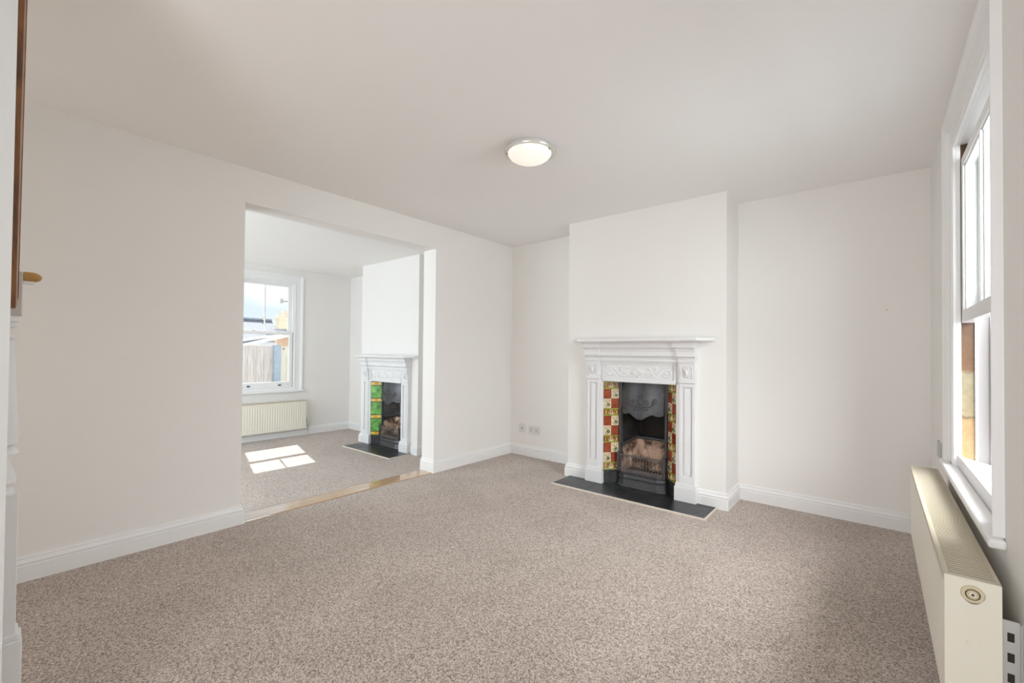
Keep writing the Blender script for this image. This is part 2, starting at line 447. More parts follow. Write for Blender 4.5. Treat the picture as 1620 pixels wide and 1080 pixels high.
# floors and ceilings
struct(MB().box(XL, XRo, YS, YB + 0.1, -0.03, 0.0).build('floor', M_CARPET), 'taupe speckled carpet of the front room')
struct(MB().box(XF - 0.1, XLb, YS, YB + 0.1, ZF - 0.03, ZF).build('floor', M_CARPET), 'taupe carpet of the rear room, one step down')
struct(MB().box(XLb, XRo, YS - 0.1, YB + 0.2, H, H + 0.1).build('ceiling', M_CEIL), 'white ceiling of the front room')
struct(MB().box(XF - 0.3, XLb, YS - 0.1, YB + 0.2, H, H + 0.1).build('ceiling', M_CEIL), 'white ceiling of the rear room')

# dividing wall with the wide opening
w = MB()
w.box(XLb, XL, YS, O0, ZF - .03, H); w.box(XLb, XL, O1, YB, ZF - .03, H); w.box(XLb, XL, O0, O1, OZ, H); w.box(XLb, XL, O0, O1, ZF - .03, -0.004)
struct(w.build('wall_left', M_WALL), 'off-white dividing wall with a wide squared opening')
struct(MB().box(XF - .3, XRo, YB, YB + .2, ZF - .03, H).build('wall_back', M_WALL), 'off-white wall in the alcoves behind the chimney breasts')
def breast(c, hole, ztop, z0, name):
    b = MB()
    x0, x1, y = c; a0, a1 = hole
    b.box(x0, a0, y, YB, z0, H); b.box(a1, x1, y, YB, z0, H); b.box(a0, a1, y, YB, ztop, H)
    return b.build(name, M_WALL)
struct(breast(CH, (-1.889, -1.209), 0.95, -.03, 'wall_chimney'), 'white chimney breast of the front room')
struct(breast(CH2, (-5.46, -4.725), 0.80, ZF - .03, 'wall_chimney'), 'white chimney breast of the rear room')
struct(MB().box(XF - .3, XRo, YS - .1, YS, ZF - .03, H).build('wall_front', M_WALL), 'wall behind the camera')
# window walls
RW = dict(u0=1.85, u1=2.965, z0=0.645, z1=2.245)
w = MB()
w.box(XR, XRo, YS, RW['u0'], -.03, H); w.box(XR, XRo, RW['u1'], YB, -.03, H)
w.box(XR, XRo, RW['u0'], RW['u1'], -.03, RW['z0']); w.box(XR, XRo, RW['u0'], RW['u1'], RW['z1'], H)
struct(w.build('wall_right', M_WALL), 'off-white wall around the front sash window')
FW = dict(u0=2.12, u1=3.08, z0=0.54, z1=2.275)
w = MB()
w.box(XF - .3, XF, YS, FW['u0'], ZF - .03, H); w.box(XF - .3, XF, FW['u1'], YB, ZF - .03, H)
w.box(XF - .3, XF, FW['u0'], FW['u1'], ZF - .03, FW['z0']); w.box(XF - .3, XF, FW['u0'], FW['u1'], FW['z1'], H)
struct(w.build('wall_far', M_WALL), 'white end wall of the rear room around its sash window')

# baseboards
BP = [(0, 0), (.022, 0), (.022, .076), (.0195, .0795), (.0165, .080), (.0165, .084), (.0205, .087), (.0205, .0935), (.016, .098), (.0115, .1055), (.010, .111), (.0115, .114), (.008, .121), (0, .123)]
struct(MB().sweep([(XL, YS), (XL, O0), (XLb, O0)], BP).build('baseboard_left', M_TRIM), 'white moulded skirting left of the opening')
struct(MB().sweep([(XLb, O1), (XL, O1), (XL, YB), (CH[0], YB), (CH[0], CH[2]), (-2.04, CH[2])], BP).build('baseboard_back', M_TRIM), 'white moulded skirting from the opening to the fireplace')
struct(MB().sweep([(-1.062, CH[2]), (CH[1], CH[2]), (CH[1], YB), (XR, YB), (XR, YS)], BP).build('baseboard_right', M_TRIM), 'white moulded skirting right of the fireplace')
struct(MB().sweep([(XF, YS), (XF, YB), (CH2[0], YB), (CH2[0], CH2[2]), (-5.635, CH2[2])], BP, ZF).build('baseboard_far', M_TRIM), 'white moulded skirting under the rear room window')
struct(MB().sweep([(-4.555, CH2[2]), (CH2[1], CH2[2]), (CH2[1], YB), (XLb, YB), (XLb, O1)], BP, ZF).build('baseboard_far', M_TRIM), 'white moulded skirting right of the rear fireplace')

# threshold board
struct(MB().box(XLb + 0.018, XL - .001, O0 + .023, O1 - .023, -0.004, 0.006).build('trim_1', M_THRESH, bevel=.004), 'oak threshold board across the opening')

# ------------------------------------------------------------------ sash windows
def sash_window(name, f, p):
    """u along the wall, d outwards from the wall face, z up"""
    root = empty(name, f((p['a0'] + p['a1']) / 2, 0, p['zs'])); struct(root, p['label'])
    B = lambda: MB(f)
    a0, a1, at, bw = p['a0'], p['a1'], p['at'], p['bw']       # architrave outline
    i0, i1, it = p['i0'], p['i1'], p['it']                    # inner edge of the flat
    zs = p['zs']                                              # top of the window board
    # architrave: raised moulded back band and flat, mitred
    prof = [(0, p['arch_p']), (.006, p['arch_p']), (.010, p['arch_p'] - .004), (.016, p['arch_p'] - .004), (.022, p['arch_p'] - .007), (.030, p['arch_p'] - .012), (.034, p['arch_p'] - .012), (bw, .0)]
    prof = [(w_, -h_) for w_, h_ in prof]
    tot = min(i0 - a0, a1 - i1)
    prof += [(tot - .030, .002), (tot - .028, -.003), (tot - .018, -.005), (tot - .014, .001), (tot, .001)]
    prof += [(tot, .02), (0, .0) if False else (bw + .01, .02)]
    prof += [(bw, .003), (0, 0.0)]
    m_ = B()
    rings = []
    rings.append([(a0 + w_, d_, zs) for w_, d_ in prof])
    rings.append([(a0 + w_, d_, at - w_) for w_, d_ in prof])
    rings.append([(a1 - w_, d_, at - w_) for w_, d_ in prof])
    rings.append([(a1 - w_, d_, zs) for w_, d_ in prof])
    m_.loft(rings)
    m_.build('architrave', M_TRIM, root)
    # box frame: linings, pulley stiles, beads
    fr = B()
    D0, D1, D2, D3, D4 = p['D']          # reveal end, inner sash front/back, outer sash back, outside
    fr.box(i0 - .05, i0, .012, D0, zs - .02, it + .05); fr.box(i1, i1 + .05, .012, D0, zs - .02, it + .05); fr.box(i0 - .05, i1 + .05, .012, D0, it, it + .05)
    g = .004
    # parting beads and outer linings
    for s, e in ((i0, -1), (i1, 1)):
        q = sorted((s + e * g, s + e * .07))
        pb = sorted((s - e * .004, s + e * .05))
        fr.box(pb[0], pb[1], D2 - .001, D2 + .008, zs - .02, it + .03)
        ol = sorted((s - e * .008, s + e * .05))
        fr.box(ol[0], ol[1], D3, D4, zs - .04, it + .03)
    fr.box(i0, i1, D2 - .001, D2 + .008, it - .012, it + .05)
    fr.box(i0 - .05, i1 + .05, D0, D4, it + g, it + .05)
    fr.build('window_frame', M_TRIM, root, bevel=.0015)
    ch = B(); fr2 = B()
    for s, e in ((i0, -1), (i1, 1)):
        q = sorted((s + e * g, s + e * .05))
        ch.box(q[0], q[1], D0, D2, zs - .03, it + .03)
        fr2.box(q[0], q[1], D2, D3, zs - .03, it + .03)
    tag(ch.build('sash_channel', p['channel'], root), p.get('chlabel'))
    fr2.build('outer_channel', mat('darkened_channel_paint', (0.20, 0.185, 0.18), .6), root)  # white paint given a darker colour to offset the overbright window lamp
    # sill
    sl = B()
    sl.prism([(D0 - .012, zs - .02), (D0 - .012, p['sb']), (D0, p['sb'] + .004), (D0 + .002, p['sb'] - .006), (D4, p['sb'] - .03), (D4 + .12, p['sb'] - .075), (D4 + .12, p['sb'] - .12), (D0 - .012, zs - .06)], i0 - .04, i1 + .04, 'x')
    sl.build('window_sill', M_TRIM, root, bevel=.002)
    # window board
    wb = B()
    x0, x1, pr_ = p['board']
    wb.prism([(x0, -pr_), (x0, 0), (i0 - .03, 0), (i0 - .03, D0 - .012), (i1 + .03, D0 - .012), (i1 + .03, 0), (x1, 0), (x1, -pr_)], zs - .026, zs)
    wb.build('window_board', M_TRIM, root, bevel=.007, seg=3)
    # sashes
    def sash(zb, zt, d0, d1, bars, rb, rt, nm):
        s = B(); st = .045
        j0, j1 = i0 + .001, i1 - .001
        md = (d0 + d1) / 2
        def frame(o0, o1, ins, dd0, dd1):
            pass
        # stiles and rails with a stepped moulding towards the glass
        s.box(j0, j0 + st, d0, d1, zb, zt); s.box(j1 - st, j1, d0, d1, zb, zt)
        s.box(j0 + st, j1 - st, d0, d1, zb, zb + rb); s.box(j0 + st, j1 - st, d0, d1, zt - rt, zt)
        k = .007
        s.box(j0 + st, j0 + st + k, d0 + .008, d1 - .008, zb + rb, zt - rt); s.box(j1 - st - k, j1 - st, d0 + .008, d1 - .008, zb + rb, zt - rt)
        s.box(j0 + st, j1 - st, d0 + .008, d1 - .008, zb + rb, zb + rb + k); s.box(j0 + st, j1 - st, d0 + .008, d1 - .008, zt - rt - k, zt - rt)
        if bars:
            c = (j0 + j1) / 2
            s.box(c - .005, c + .005, d0 + .002, d1 - .002, zb + rb, zt - rt); s.box(c - .010, c + .010, md - .007, md + .005, zb + rb, zt - rt)
        o = s.build('sash', M_TRIM, root, bevel=.002)
        gm = B(); gm.box(j0 + st - .004, j1 - st + .004, md - .0015, md + .0015, zb + rb - .004, zt - rt + .004)
        gp = gm.build('glass_pane', M_GLASS, o)
        return o
    lo = sash(p['lz0'], p['lz1'], D0 + .002, D2 - .003, p['lbar'], p['lrb'], .04, 'lower')
    up = sash(p['uz0'], p['uz1'], D2 + .010, D3 - .001, True, .04, .045, 'upper')
    # fittings
    for u in p['lifts']:
        h = B(); z = p['lz0'] + .04
        h.box(u - .02, u + .02, D0 - .001, D0 + .004, z - .006, z + .014)
        h.loft([[(u - .014, D0 - .001, z), (u + .014, D0 - .001, z), (u + .014, D0 - .001, z + .006), (u - .014, D0 - .001, z + .006)],
                [(u - .012, D0 - .016, z - .002), (u + .012, D0 - .016, z - .002), (u + .012, D0 - .016, z + .003), (u - .012, D0 - .016, z + .003)],
                [(u - .010, D0 - .020, z + .012), (u + .010, D0 - .020, z + .012), (u + .010, D0 - .018, z + .014), (u - .010, D0 - .018, z + .014)]])
        h.build('sash_lift', M_DKMETAL, lo, bevel=.0015)
    for u in p['catches']:
        h = B(); z = p['lz1']
        h.box(u - .022, u + .022, D0 + .006, D0 + .026, z, z + .005)
        h.box(u - .005, u + .005, D0 + .004, D0 + .050, z + .005, z + .014)
        h.lathe([(.0, 0), (.006, .001), (.008, .008), (.005, .014), (0.0005, .016)], (u, D0 + .010, z + .012), 10)
        h.build('sash_catch', M_CHROME, lo, bevel=.001)
    adopt(root)
    for c in root.children:
        for g2 in c.children: g2.matrix_parent_inverse = Matrix.Identity(4)
    return root

sash_window('window_1', lambda u, d, z: (XR + d, u, z), dict(
    label='tall white sash window on the right, both sashes pushed up', a0=1.81, a1=3.005, at=2.288, bw=.045, i0=1.96, i1=2.853, it=2.137, arch_p=.024,
    zs=0.662, D=(.026, .030, .070, .117, .125), sb=.712, board=(1.78, 3.04, .036), channel=M_CHANNEL, chlabel='bare stained sash channel under the raised sash',
    lz0=1.318, lz1=2.072, lbar=True, lrb=.055, uz0=1.40, uz1=2.136, lifts=[], catches=[]))
sash_window('window_2', lambda u, d, z: (XF - d, u, z), dict(
    label='white sash window at the end of the rear room', a0=2.085, a1=3.115, at=2.312, bw=.035, i0=2.222, i1=2.985, it=2.188, arch_p=.024,
    zs=0.565, D=(.022, .026, .066, .112, .125), sb=.605, board=(2.06, 3.135, .05), channel=M_TRIM,
    lz0=.600, lz1=1.446, lbar=False, lrb=.088, uz0=1.41, uz1=2.186, lifts=[2.375, 2.80], catches=[2.44, 2.78]))

# brick reveal and outside sill of the front window
rv = MB()
rv.box(XR + .125, XRo, 2.835, 2.966, .64, 2.25); rv.box(XR + .125, XRo, 1.849, 1.98, .64, 2.25); rv.box(XR + .125, XRo, 1.98, 2.835, 2.12, 2.25); rv.box(XR + .125, XRo + .04, 1.98, 2.835, .60, .655)
struct(rv.build('trim_2', M_BRICK_EXT), 'pale outside reveal of the front window')

# ------------------------------------------------------------------ fireplaces
def fireplace(cx, Yw, zf, sx, sz, far, labels):
    f = lambda u, w_, z: (cx + u * sx, Yw - w_, zf + z * sz)
    B = lambda: MB(f)
    root = tag(empty('fireplace', f(0, .03, 0)), labels[0], 'fireplace', 'white cast fireplaces with tiled cheeks')
    HT = .012                                                   # hearth top
    # shelf
    B().prism([(-.61, 0), (-.61, .075), (-.515, .172), (.515, .172), (.61, .075), (.61, 0)], 1.264, 1.291).build('mantel_shelf', M_CAST_W, root, bevel=.007, seg=3)
    # cornice
    plan = [((-.475, 0), (-.2, 0)), ((-.475, .060), (-.2, 1)), ((-.362, .060), (.7, 1)), ((-.362, .042), (.7, 1)), ((.362, .042), (-.7, 1)), ((.362, .060), (-.7, 1)), ((.475, .060), (.2, 1)), ((.475, 0), (.2, 0))]
    prof = [(0, 1.090), (.010, 1.090), (.012, 1.097), (.020, 1.098), (.022, 1.108), (.014, 1.112), (.020, 1.130), (.033, 1.142), (.040, 1.145), (.041, 1.153), (.034, 1.158), (.036, 1.180), (.045, 1.202), (.058, 1.214), (.062, 1.222), (.060, 1.228), (.066, 1.245), (.082, 1.258), (.090, 1.264), (0, 1.264)]
    c = B()
    rings = [[(p[0] + m_[0] * d, p[1] + m_[1] * d, z) for d, z in prof] for p, m_ in plan]
    c.loft(rings)
    c.build('cornice', M_CAST_W, root, bevel=.0012)
    # frieze with relief
    fz = B(); fz.sm = 3
    fz.box(-.365, .365, 0, .036, .921, 1.092)
    fz.box(-.323, .323, .036, .046, .921, .950)
    for a, b_, z0, z1 in ((-.323, .323, 1.080, 1.092), (-.323, -.308, .950, 1.080), (.308, .323, .950, 1.080)):
        fz.box(a, b_, .036, .046, z0, z1)
    for a, b_, z0, z1 in ((-.300, .300, 1.069, 1.073), (-.300, .300, .957, .961), (-.300, -.296, .957, 1.073), (.296, .300, .957, 1.073)):
        fz.box(a, b_, .036, .040, z0, z1)
    fz.tube([(-.323, .044, .924), (.323, .044, .924)], .006, 8)
    for k in range(-4, 5):                                     # fan of petals
        a = k * .27
        p0 = (math.sin(a) * .018, .037, .975 + math.cos(a) * .012); p1 = (math.sin(a) * .062, .038, .975 + math.cos(a) * .075)
        pm = (p0[0] * .4 + p1[0] * .6, .040, p0[2] * .4 + p1[2] * .6)
        fz.tube([p0, pm, p1], [.0035, .0082, .003], 8)
    fz.blob((0, .038, .972), (.014, .008, .010))
    for s in (-1, 1):
        def spiral(c0, r0, r1, a0, a1, n=14):
            return [(s * (c0[0] + (r0 + (r1 - r0) * i / (n - 1)) * math.cos(a0 + (a1 - a0) * i / (n - 1))), .037, c0[1] + (r0 + (r1 - r0) * i / (n - 1)) * math.sin(a0 + (a1 - a0) * i / (n - 1))) for i in range(n)]
        fz.tube(spiral((.255, 1.010), .040, .008, -2.6, 3.6), [.0065] * 13 + [.003], 6)
        fz.tube(spiral((.160, 1.022), .020, .006, 4.2, -1.0), .0052, 6)
        fz.tube([(s * .03, .037, .972), (s * .08, .037, .978), (s * .12, .037, 1.002), (s * .150, .037, .975), (s * .19, .037, 1.01), (s * .235, .037, 1.050)], [.003, .0065, .006, .0045, .007, .003], 6)
        fz.tube([(s * .06, .037, 1.045), (s * .10, .037, 1.040), (s * .125, .037, 1.010)], [.003, .006, .003], 6)
        fz.blob((s * .160, .038, 1.048), (.009, .009, .009), 8, 5)
        fz.blob((s * .245, .038, 1.005), (.009, .008, .009), 8, 5)
        fz.tube([(s * .07, .037, .990), (s * .11, .037, .972), (s * .16, .037, .970)], [.003, .006, .003], 6)
        fz.blob((s * .212, .038, .980), (.010, .005, .005), 8, 5)
    fz.build('frieze', M_CAST_W, root)
    for s in (-1, 1):
        # pilaster
        p = B()
        def bx(a, b_, w0, w1, z0, z1):
            q = sorted((s * a, s * b_)); p.box(q[0], q[1], w0, w1, z0, z1)
        bx(.322, .474, 0, .036, .13, .935)
        bx(.330, .352, .036, .043, .13, .932)
        bx(.352, .376, .036, .053, .13, .932); bx(.452, .474, .036, .053, .13, .932)
        bx(.376, .452, .036, .053, .13, .205); bx(.376, .452, .036, .053, .905, .932)
        bx(.385, .443, .036, .040, .213, .897); bx(.392, .436, .040, .047, .220, .890)
        p.build('pilaster', M_CAST_W, root, bevel=.0025)
        # plinth
        q = B()
        a, b_ = sorted((s * .318, s * .486))
        q.box(a, b_, 0, .064, HT, .118)
        q.loft([[(a, 0, .118), (b_, 0, .118), (b_, .064, .118), (a, .064, .118)], [(a + .003, 0, .126), (b_ - .003, 0, .126), (b_ - .003, .061, .126), (a + .003, .061, .126)]])
        q.box(a + .006, b_ - .006, 0, .0575, .126, .140)
        q.loft([[(a + .006, 0, .140), (b_ - .006, 0, .140), (b_ - .006, .057, .140), (a + .006, .057, .140)], [(a + .011, 0, .154), (b_ - .011, 0, .154), (b_ - .011, .054, .154), (a + .011, .054, .154)]])
        q.build('plinth', M_CAST_W, root, bevel=.002)
        # capital block, leaning outwards
        k = B()
        a, b_ = sorted((s * .352, s * .478))
        ring = [(.932, .055), (.940, .062), (.948, .060), (.970, .060), (1.02, .066), (1.06, .073), (1.092, .082)]
        k.loft([[(a, 0, z), (b_, 0, z), (b_, w_, z), (a, w_, z)] for z, w_ in ring])
        t = .062
        for c0, c1, z0, z1 in ((.368, .374, .965, 1.072), (.454, .460, .965, 1.072)):
            e0, e1 = sorted((s * c0, s * c1)); k.loft([[(e0, .05, z0), (e1, .05, z0), (e1, .064, z0), (e0, .064, z0)], [(e0, .05, z1), (e1, .05, z1), (e1, .081, z1), (e0, .081, z1)]])
        e0, e1 = sorted((s * .368, s * .460)); k.box(e0, e1, .05, .0805, 1.066, 1.073); 
        k.loft([[(s * .414 - .020, .05, 1.058), (s * .414 + .020, .05, 1.058), (s * .414 + .020, .083, 1.058), (s * .414 - .020, .083, 1.058)], [(s * .414 - .015, .05, .982), (s * .414 + .015, .05, .982), (s * .414 + .015, .068, .982), (s * .414 - .015, .068, .982)]])
        k.blob((s * .414, .074, 1.022), (.013, .010, .028), 10, 8)
        for e in (-1, 1):
            k.tube([(s * .414 + e * .016, .072, 1.050), (s * .414 + e * .026, .070, 1.025), (s * .414 + e * .016, .066, .992)], [.002, .004, .002], 6)
        k.build('capital', M_CAST_W, root, bevel=.0015)
    # ---- register grate: tiles, hood, posts, bars
    ins = root
    for s in (-1, 1):
        ax = Vector((s * .322, .028)); dr = Vector((-s * .7071, -.7071)); nr = Vector((-s * .7071, .7071))
        ft = lambda a, d, z, ax=ax, dr=dr, nr=nr: f(ax.x + dr.x * a + nr.x * d, ax.y + dr.y * a + nr.y * d, z)
        t = MB(ft); t.sm = 3
        t.box(0, .142, -.012, 0, .128, .93, 0)
        z = .915; bh, th = .068, .0855
        rows = ['b', 't', 'T', 'b', 't', 'T', 'b', 't', 'T', 'b']
        g = .001
        def tile(a0, a1, z0, z1, mi, e=.003):
            t.mi = mi
            t.loft([[(a0 + g, 0, z0 + g), (a1 - g, 0, z0 + g), (a1 - g, 0, z1 - g), (a0 + g, 0, z1 - g)],
                    [(a0 + g, e * .7, z0 + g), (a1 - g, e * .7, z0 + g), (a1 - g, e * .7, z1 - g), (a0 + g, e * .7, z1 - g)],
                    [(a0 + g * 2.2, e, z0 + g * 2.2), (a1 - g * 2.2, e, z0 + g * 2.2), (a1 - g * 2.2, e, z1 - g * 2.2), (a0 + g * 2.2, e, z1 - g * 2.2)]])
        fl = 1 if s < 0 else -1
        i = 0
        while i < len(rows):
            r = rows[i]
            if r == 'b':
                z0 = z - bh
                if not far:
                    tile(0, .140, z0, z, 3)
                    t.box(.001, .139, .003, .0040, z0 + .001, z0 + .012, 4); t.box(.001, .139, .003, .0040, z - .009, z - .001, 4)
                    t.mi = 6
                    cm = (z0 + z) / 2
                    for e in (-1, 1):
                        t.tube([(.070, .004, z0 + .015), (.070 + e * .010, .005, cm + .002), (.070 + e * .004, .004, z - .012)], [.003, .0045, .002], 6)
                        t.tube([(.070 + e * .006, .004, z0 + .017), (.070 + e * .022, .0045, z0 + .022), (.070 + e * .026, .004, z0 + .036)], [.004, .0035, .0015], 6)
                        t.mi = 7
                        t.tube([(.070 + e * .040, .004, z0 + .017), (.070 + e * .052, .0045, cm), (.070 + e * .040, .004, z - .014)], [.002, .004, .002], 6)
                        t.mi = 6
                else:
                    tile(0, .140, z0, z, 4)
                    t.box(.001, .139, .003, .0040, z0 + .013, z - .013, 5)
                    t.box(.050, .090, .004, .0052, z0 + .018, z - .018, 6)
                    t.box(.018, .026, .004, .0050, z0 + .018, z - .018, 7); t.box(.114, .122, .004, .0050, z0 + .018, z - .018, 7)
                    t.box(.001, .139, .003, .0040, z0 + .001, z0 + .004, 0)
                z = z0; i += 1
            elif far:
                z0 = z - 2 * th
                tile(0, .140, z0, z, 3)
                t.mi = 3
                t.tube([(.03, .003, z0 + .03), (.06, .0035, z0 + .085), (.11, .003, z0 + .13)], [.002, .003, .002], 6)
                z = z0; i += 2
            else:
                z0 = z - th
                red_first = (r == 't') if s < 0 else (r != 't')
                for k in (0, 1):
                    a0 = k * .070
                    isred = (k == 0) == red_first
                    tile(a0, a0 + .070, z0, z, 1 if isred else 2)
                    if not isred:
                        cx_, cz_ = a0 + .035, (z0 + z) / 2
                        t.mi = 5
                        t.tube([(cx_ - .022, .0035, cz_ - .006), (cx_ - .016, .004, cz_ - .026), (cx_ + .010, .004, cz_ - .028), (cx_ + .022, .004, cz_ - .010), (cx_ + .010, .0045, cz_ + .002), (cx_ - .006, .004, cz_ + .006), (cx_ - .004, .004, cz_ + .018)], [.0012, .0028, .003, .0035, .004, .0025, .001], 6)
                        t.blob((cx_ + .004, .0035, cz_ - .012), (.012, .0022, .010), 8, 5)
                        t.tube([(cx_ - .012, .0035, cz_ + .010), (cx_ - .022, .004, cz_ + .022), (cx_ - .008, .004, cz_ + .032)], [.001, .002, .001], 6)
                        t.mi = 8
                        t.tube([(cx_ + .004, .0035, cz_ + .012), (cx_ + .018, .004, cz_ + .018), (cx_ + .022, .004, cz_ + .032), (cx_ + .008, .004, cz_ + .030)], [.001, .003, .003, .001], 6)
                        t.tube([(cx_ - .002, .0035, cz_ + .020), (cx_ + .000, .004, cz_ + .034)], [.003, .0015], 6)
                z = z0; i += 1
        mats = [M_DARK, M_T_RED, M_T_CREAM, M_T_BROWN, M_T_OLIVE, M_T_DKG, M_T_CREAM, M_T_LEAF, M_T_PINK] if not far else [M_T_DKG, M_T_RED, M_T_CREAM, M_T_GREEN, M_T_DKG, M_T_YEL, M_T_ORG, M_T_PALE]
        tag(t.build('tile_panel', mats, ins), 'cheek of oxblood and cream patterned tiles' if not far else 'cheek of green tiles with yellow bands')
        kp = MB(ft); kp.box(0, .145, -.012, .002, HT, .128); kp.box(0, .145, -.012, .006, .118, .128)
        kp.build('kick_plate', M_IRON, ins, bevel=.002)
        # post: flat upper strip, collar, round column, foot
        u = s * .2075; wq = -.078
        po = B()
        e0, e1 = sorted((s * .190, s * .226))
        po.box(e0, e1, wq - .02, wq + .004, .12, .935)
        po.box(min(s * .190, s * .196), max(s * .190, s * .196), wq - .02, wq + .010, .70, .93)
        po.lathe([(.009, .28), (.011, .30), (.0095, .32), (.0095, .655), (.013, .662), (.013, .668), (.0105, .672), (.0135, .678), (.0150, .690), (.0150, .697), (.004, .700)], (u, wq + .010, 0), 14)
        po.build('grate_post', M_IRON2, ins, bevel=.001)
        # corner column of the bars
        cc = B()
        uc, wc = s * .204, -.030
        cc.box(uc - .010, uc + .010, wc - .008, wc + .008, .13, .275)
        cc.lathe([(.010, .275), (.013, .279), (.013, .290), (.009, .296), (.010, .304), (.004, .310)], (uc, wc, 0), 12)
        a0, a1 = sorted((uc - s * .006, uc + s * .004))
        cc.box(a0, a1, wq, wc, .268, .280); cc.box(a0, a1, wq, wc, .150, .160)
        cc.build('bar_column', M_IRON2, ins, bevel=.0015)
    # hood
    hd = B(); hd.sm = 4
    N = 36
    wf = lambda u: -.066 + .062 * max(0, math.cos(math.pi * u / .392)) ** .9
    def zb(u):
        a = abs(u)
        z = .648 - .048 * (0.5 + 0.5 * math.cos(math.pi * min(a, .112) / .112))
        if a > .112: z -= .012 * math.sin(math.pi * (a - .112) / .078)
        if a < .012: z += .003
        return z
    rows_ = 12
    front = []
    for j in range(rows_ + 1):
        r_ = []
        for i in range(N + 1):
            u = -.188 + .376 * i / N
            z1 = .935; z = zb(u) + (z1 - zb(u)) * j / rows_
            r_.append((u, wf(u) - .02 * max(0, (z - .78)) / .15 * 1.2, z))
        front.append(r_)
    rings = [[(a, b_ - .008, c_) for a, b_, c_ in r_] for r_ in front]
    loops = []
    for j in range(rows_ + 1):
        loops.append(front[j] + rings[j][::-1])
    hd.loft(loops)
    hd.tube([(u, wf(u) + .001, zb(u) + .003) for u in [-.186 + .372 * i / 40 for i in range(41)]], .0045, 6)
    P2 = lambda x, z: (x, wf(x) + .0005 - .024 * max(0, (z - .78)) / .15, z)
    def sp(c0, r0, r1, a0, a1, n=12, sgn=1):
        return [P2(sgn * (c0[0] + (r0 + (r1 - r0) * i / (n - 1)) * math.cos(a0 + (a1 - a0) * i / (n - 1))), c0[1] + (r0 + (r1 - r0) * i / (n - 1)) * math.sin(a0 + (a1 - a0) * i / (n - 1))) for i in range(n)]
    for s in (-1, 1):
        hd.tube([P2(s * .008, .700), P2(s * .030, .712), P2(s * .062, .714), P2(s * .090, .720), P2(s * .106, .738), P2(s * .104, .765), P2(s * .120, .785), P2(s * .136, .770), P2(s * .130, .745), P2(s * .112, .728)], [.004, .006, .006, .006, .0055, .005, .0055, .0045, .004, .002], 6)
        hd.tube(sp((.058, .755), .020, .006, -1.2, 3.4, 12, s), .0050, 6)
        hd.tube([P2(s * .012, .695), P2(s * .035, .684), P2(s * .060, .690), P2(s * .075, .700)], [.004, .006, .006, .002], 6)
        hd.tube([P2(s * .112, .735), P2(s * .122, .755), P2(s * .118, .775)], .0034, 6)
        hd.tube(sp((.158, .672), .014, .005, 4.0, -.6, 10, s), .0058, 6)
        hd.tube([P2(s * .03, .800), P2(s * .012, .812), P2(0, .808)], .0050, 6)
    hd.tube([P2(.032 * math.cos(a / 10 * 2 * math.pi), .756 + .034 * math.sin(a / 10 * 2 * math.pi)) for a in range(11)], .0050, 6)
    hd.blob(P2(0, .756), (.018, .006, .020), 10, 6)
    hd.tube([P2(0, .628), P2(0, .70)], [.006, .002], 6)
    smooth_by_angle(hd.build('hood', M_IRON2, ins))
    # fire chamber
    fb = B()
    G = -.078
    T = -.30
    fb.box(-.226, -.196, G - .02, G - .006, .12, .935)
    fb.loft([[(-.192, G, .40), (-.192, G, .93), (-.204, G, .93), (-.204, G, .40)], [(-.128, T, .40), (-.128, T, .93), (-.140, T, .93), (-.140, T, .40)]])
    fb.loft([[(.192, G, .40), (.192, G, .93), (.204, G, .93), (.204, G, .40)], [(.128, T, .40), (.128, T, .93), (.140, T, .93), (.140, T, .40)]])
    fb.box(-.15, .15, T - .02, T, .40, .93)
    fb.box(-.23, .23, T, G + .01, .925, .935)
    fb.box(-.205, -.192, T, G, .05, .40); fb.box(.192, .205, T, G, .05, .40)
    fb.box(-.2, .2, T - .03, G, HT - .005, .05)
    fb.build('fire_chamber', M_SOOT_G if far else M_SOOT, ins)
    # iron ledge over the fireclay
    lg = B()
    ringsL = []
    pth = [(-.192, G + .004), (-.134, T + .050), (.134, T + .050), (.192, G + .004)]
    for (a, b_), (zz) in zip(pth, (.352, .410, .410, .352)):
        q = Vector((a, b_)); o_ = Vector((a * 1.14, b_ - .03)) if abs(a) < .19 else Vector((a * 1.07, b_))
        ringsL.append([(q.x, q.y, zz - .012), (q.x, q.y, zz + .006), (o_.x, o_.y, zz + .012), (o_.x, o_.y, zz - .012)])
    lg.loft(ringsL)
    lg.build('grate_ledge', M_IRON2, ins, bevel=.001)
    cl = B()
    random.seed(5)
    cp = [(-.184, G - .002), (-.170, -.13), (-.152, -.19), (-.132, T + .058), (-.07, T + .066), (0, T + .070), (.07, T + .066), (.132, T + .058), (.152, -.19), (.170, -.13), (.184, G - .002)]
    rows2 = []
    for zi in range(9):
        zz = .13 + .265 * zi / 8
        k = 1 + (.39 - zz) * -.12
        zq = lambda a: .13 + (zz - .13) * (1 - .22 * max(0, (abs(a) - .13) / .055))
        fr_ = [(a * k + random.uniform(-.004, .004), b_ + (.39 - zz) * .20 + random.uniform(-.006, .006), zq(a)) for a, b_ in cp]
        bk = [(a * 1.05, b_ - .012 if abs(a) < .15 else b_ - .004, zq(a)) for a, b_ in cp]
        rows2.append(fr_ + bk[::-1])
    cl.loft(rows2)
    cl.build('fireclay_lining', M_CLAY, ins)
    # bars
    br = B()
    wc = -.030
    br.box(-.200, .200, wc - .006, wc + .004, .272, .283)
    br.box(-.200, .200, wc - .006, wc + .004, .152, .162)
    for i in range(15):
        u = -.182 + .364 * i / 14
        br.tube([(u, wc, .158), (u, wc, .276)], .0032, 6)
    for i in range(12):                                         # bottom grate bars
        u = -.165 + .33 * i / 11
        br.box(u - .005, u + .005, -.24, wc - .01, .138, .150)
    br.box(-.18, .18, -.045, -.037, .130, .150)
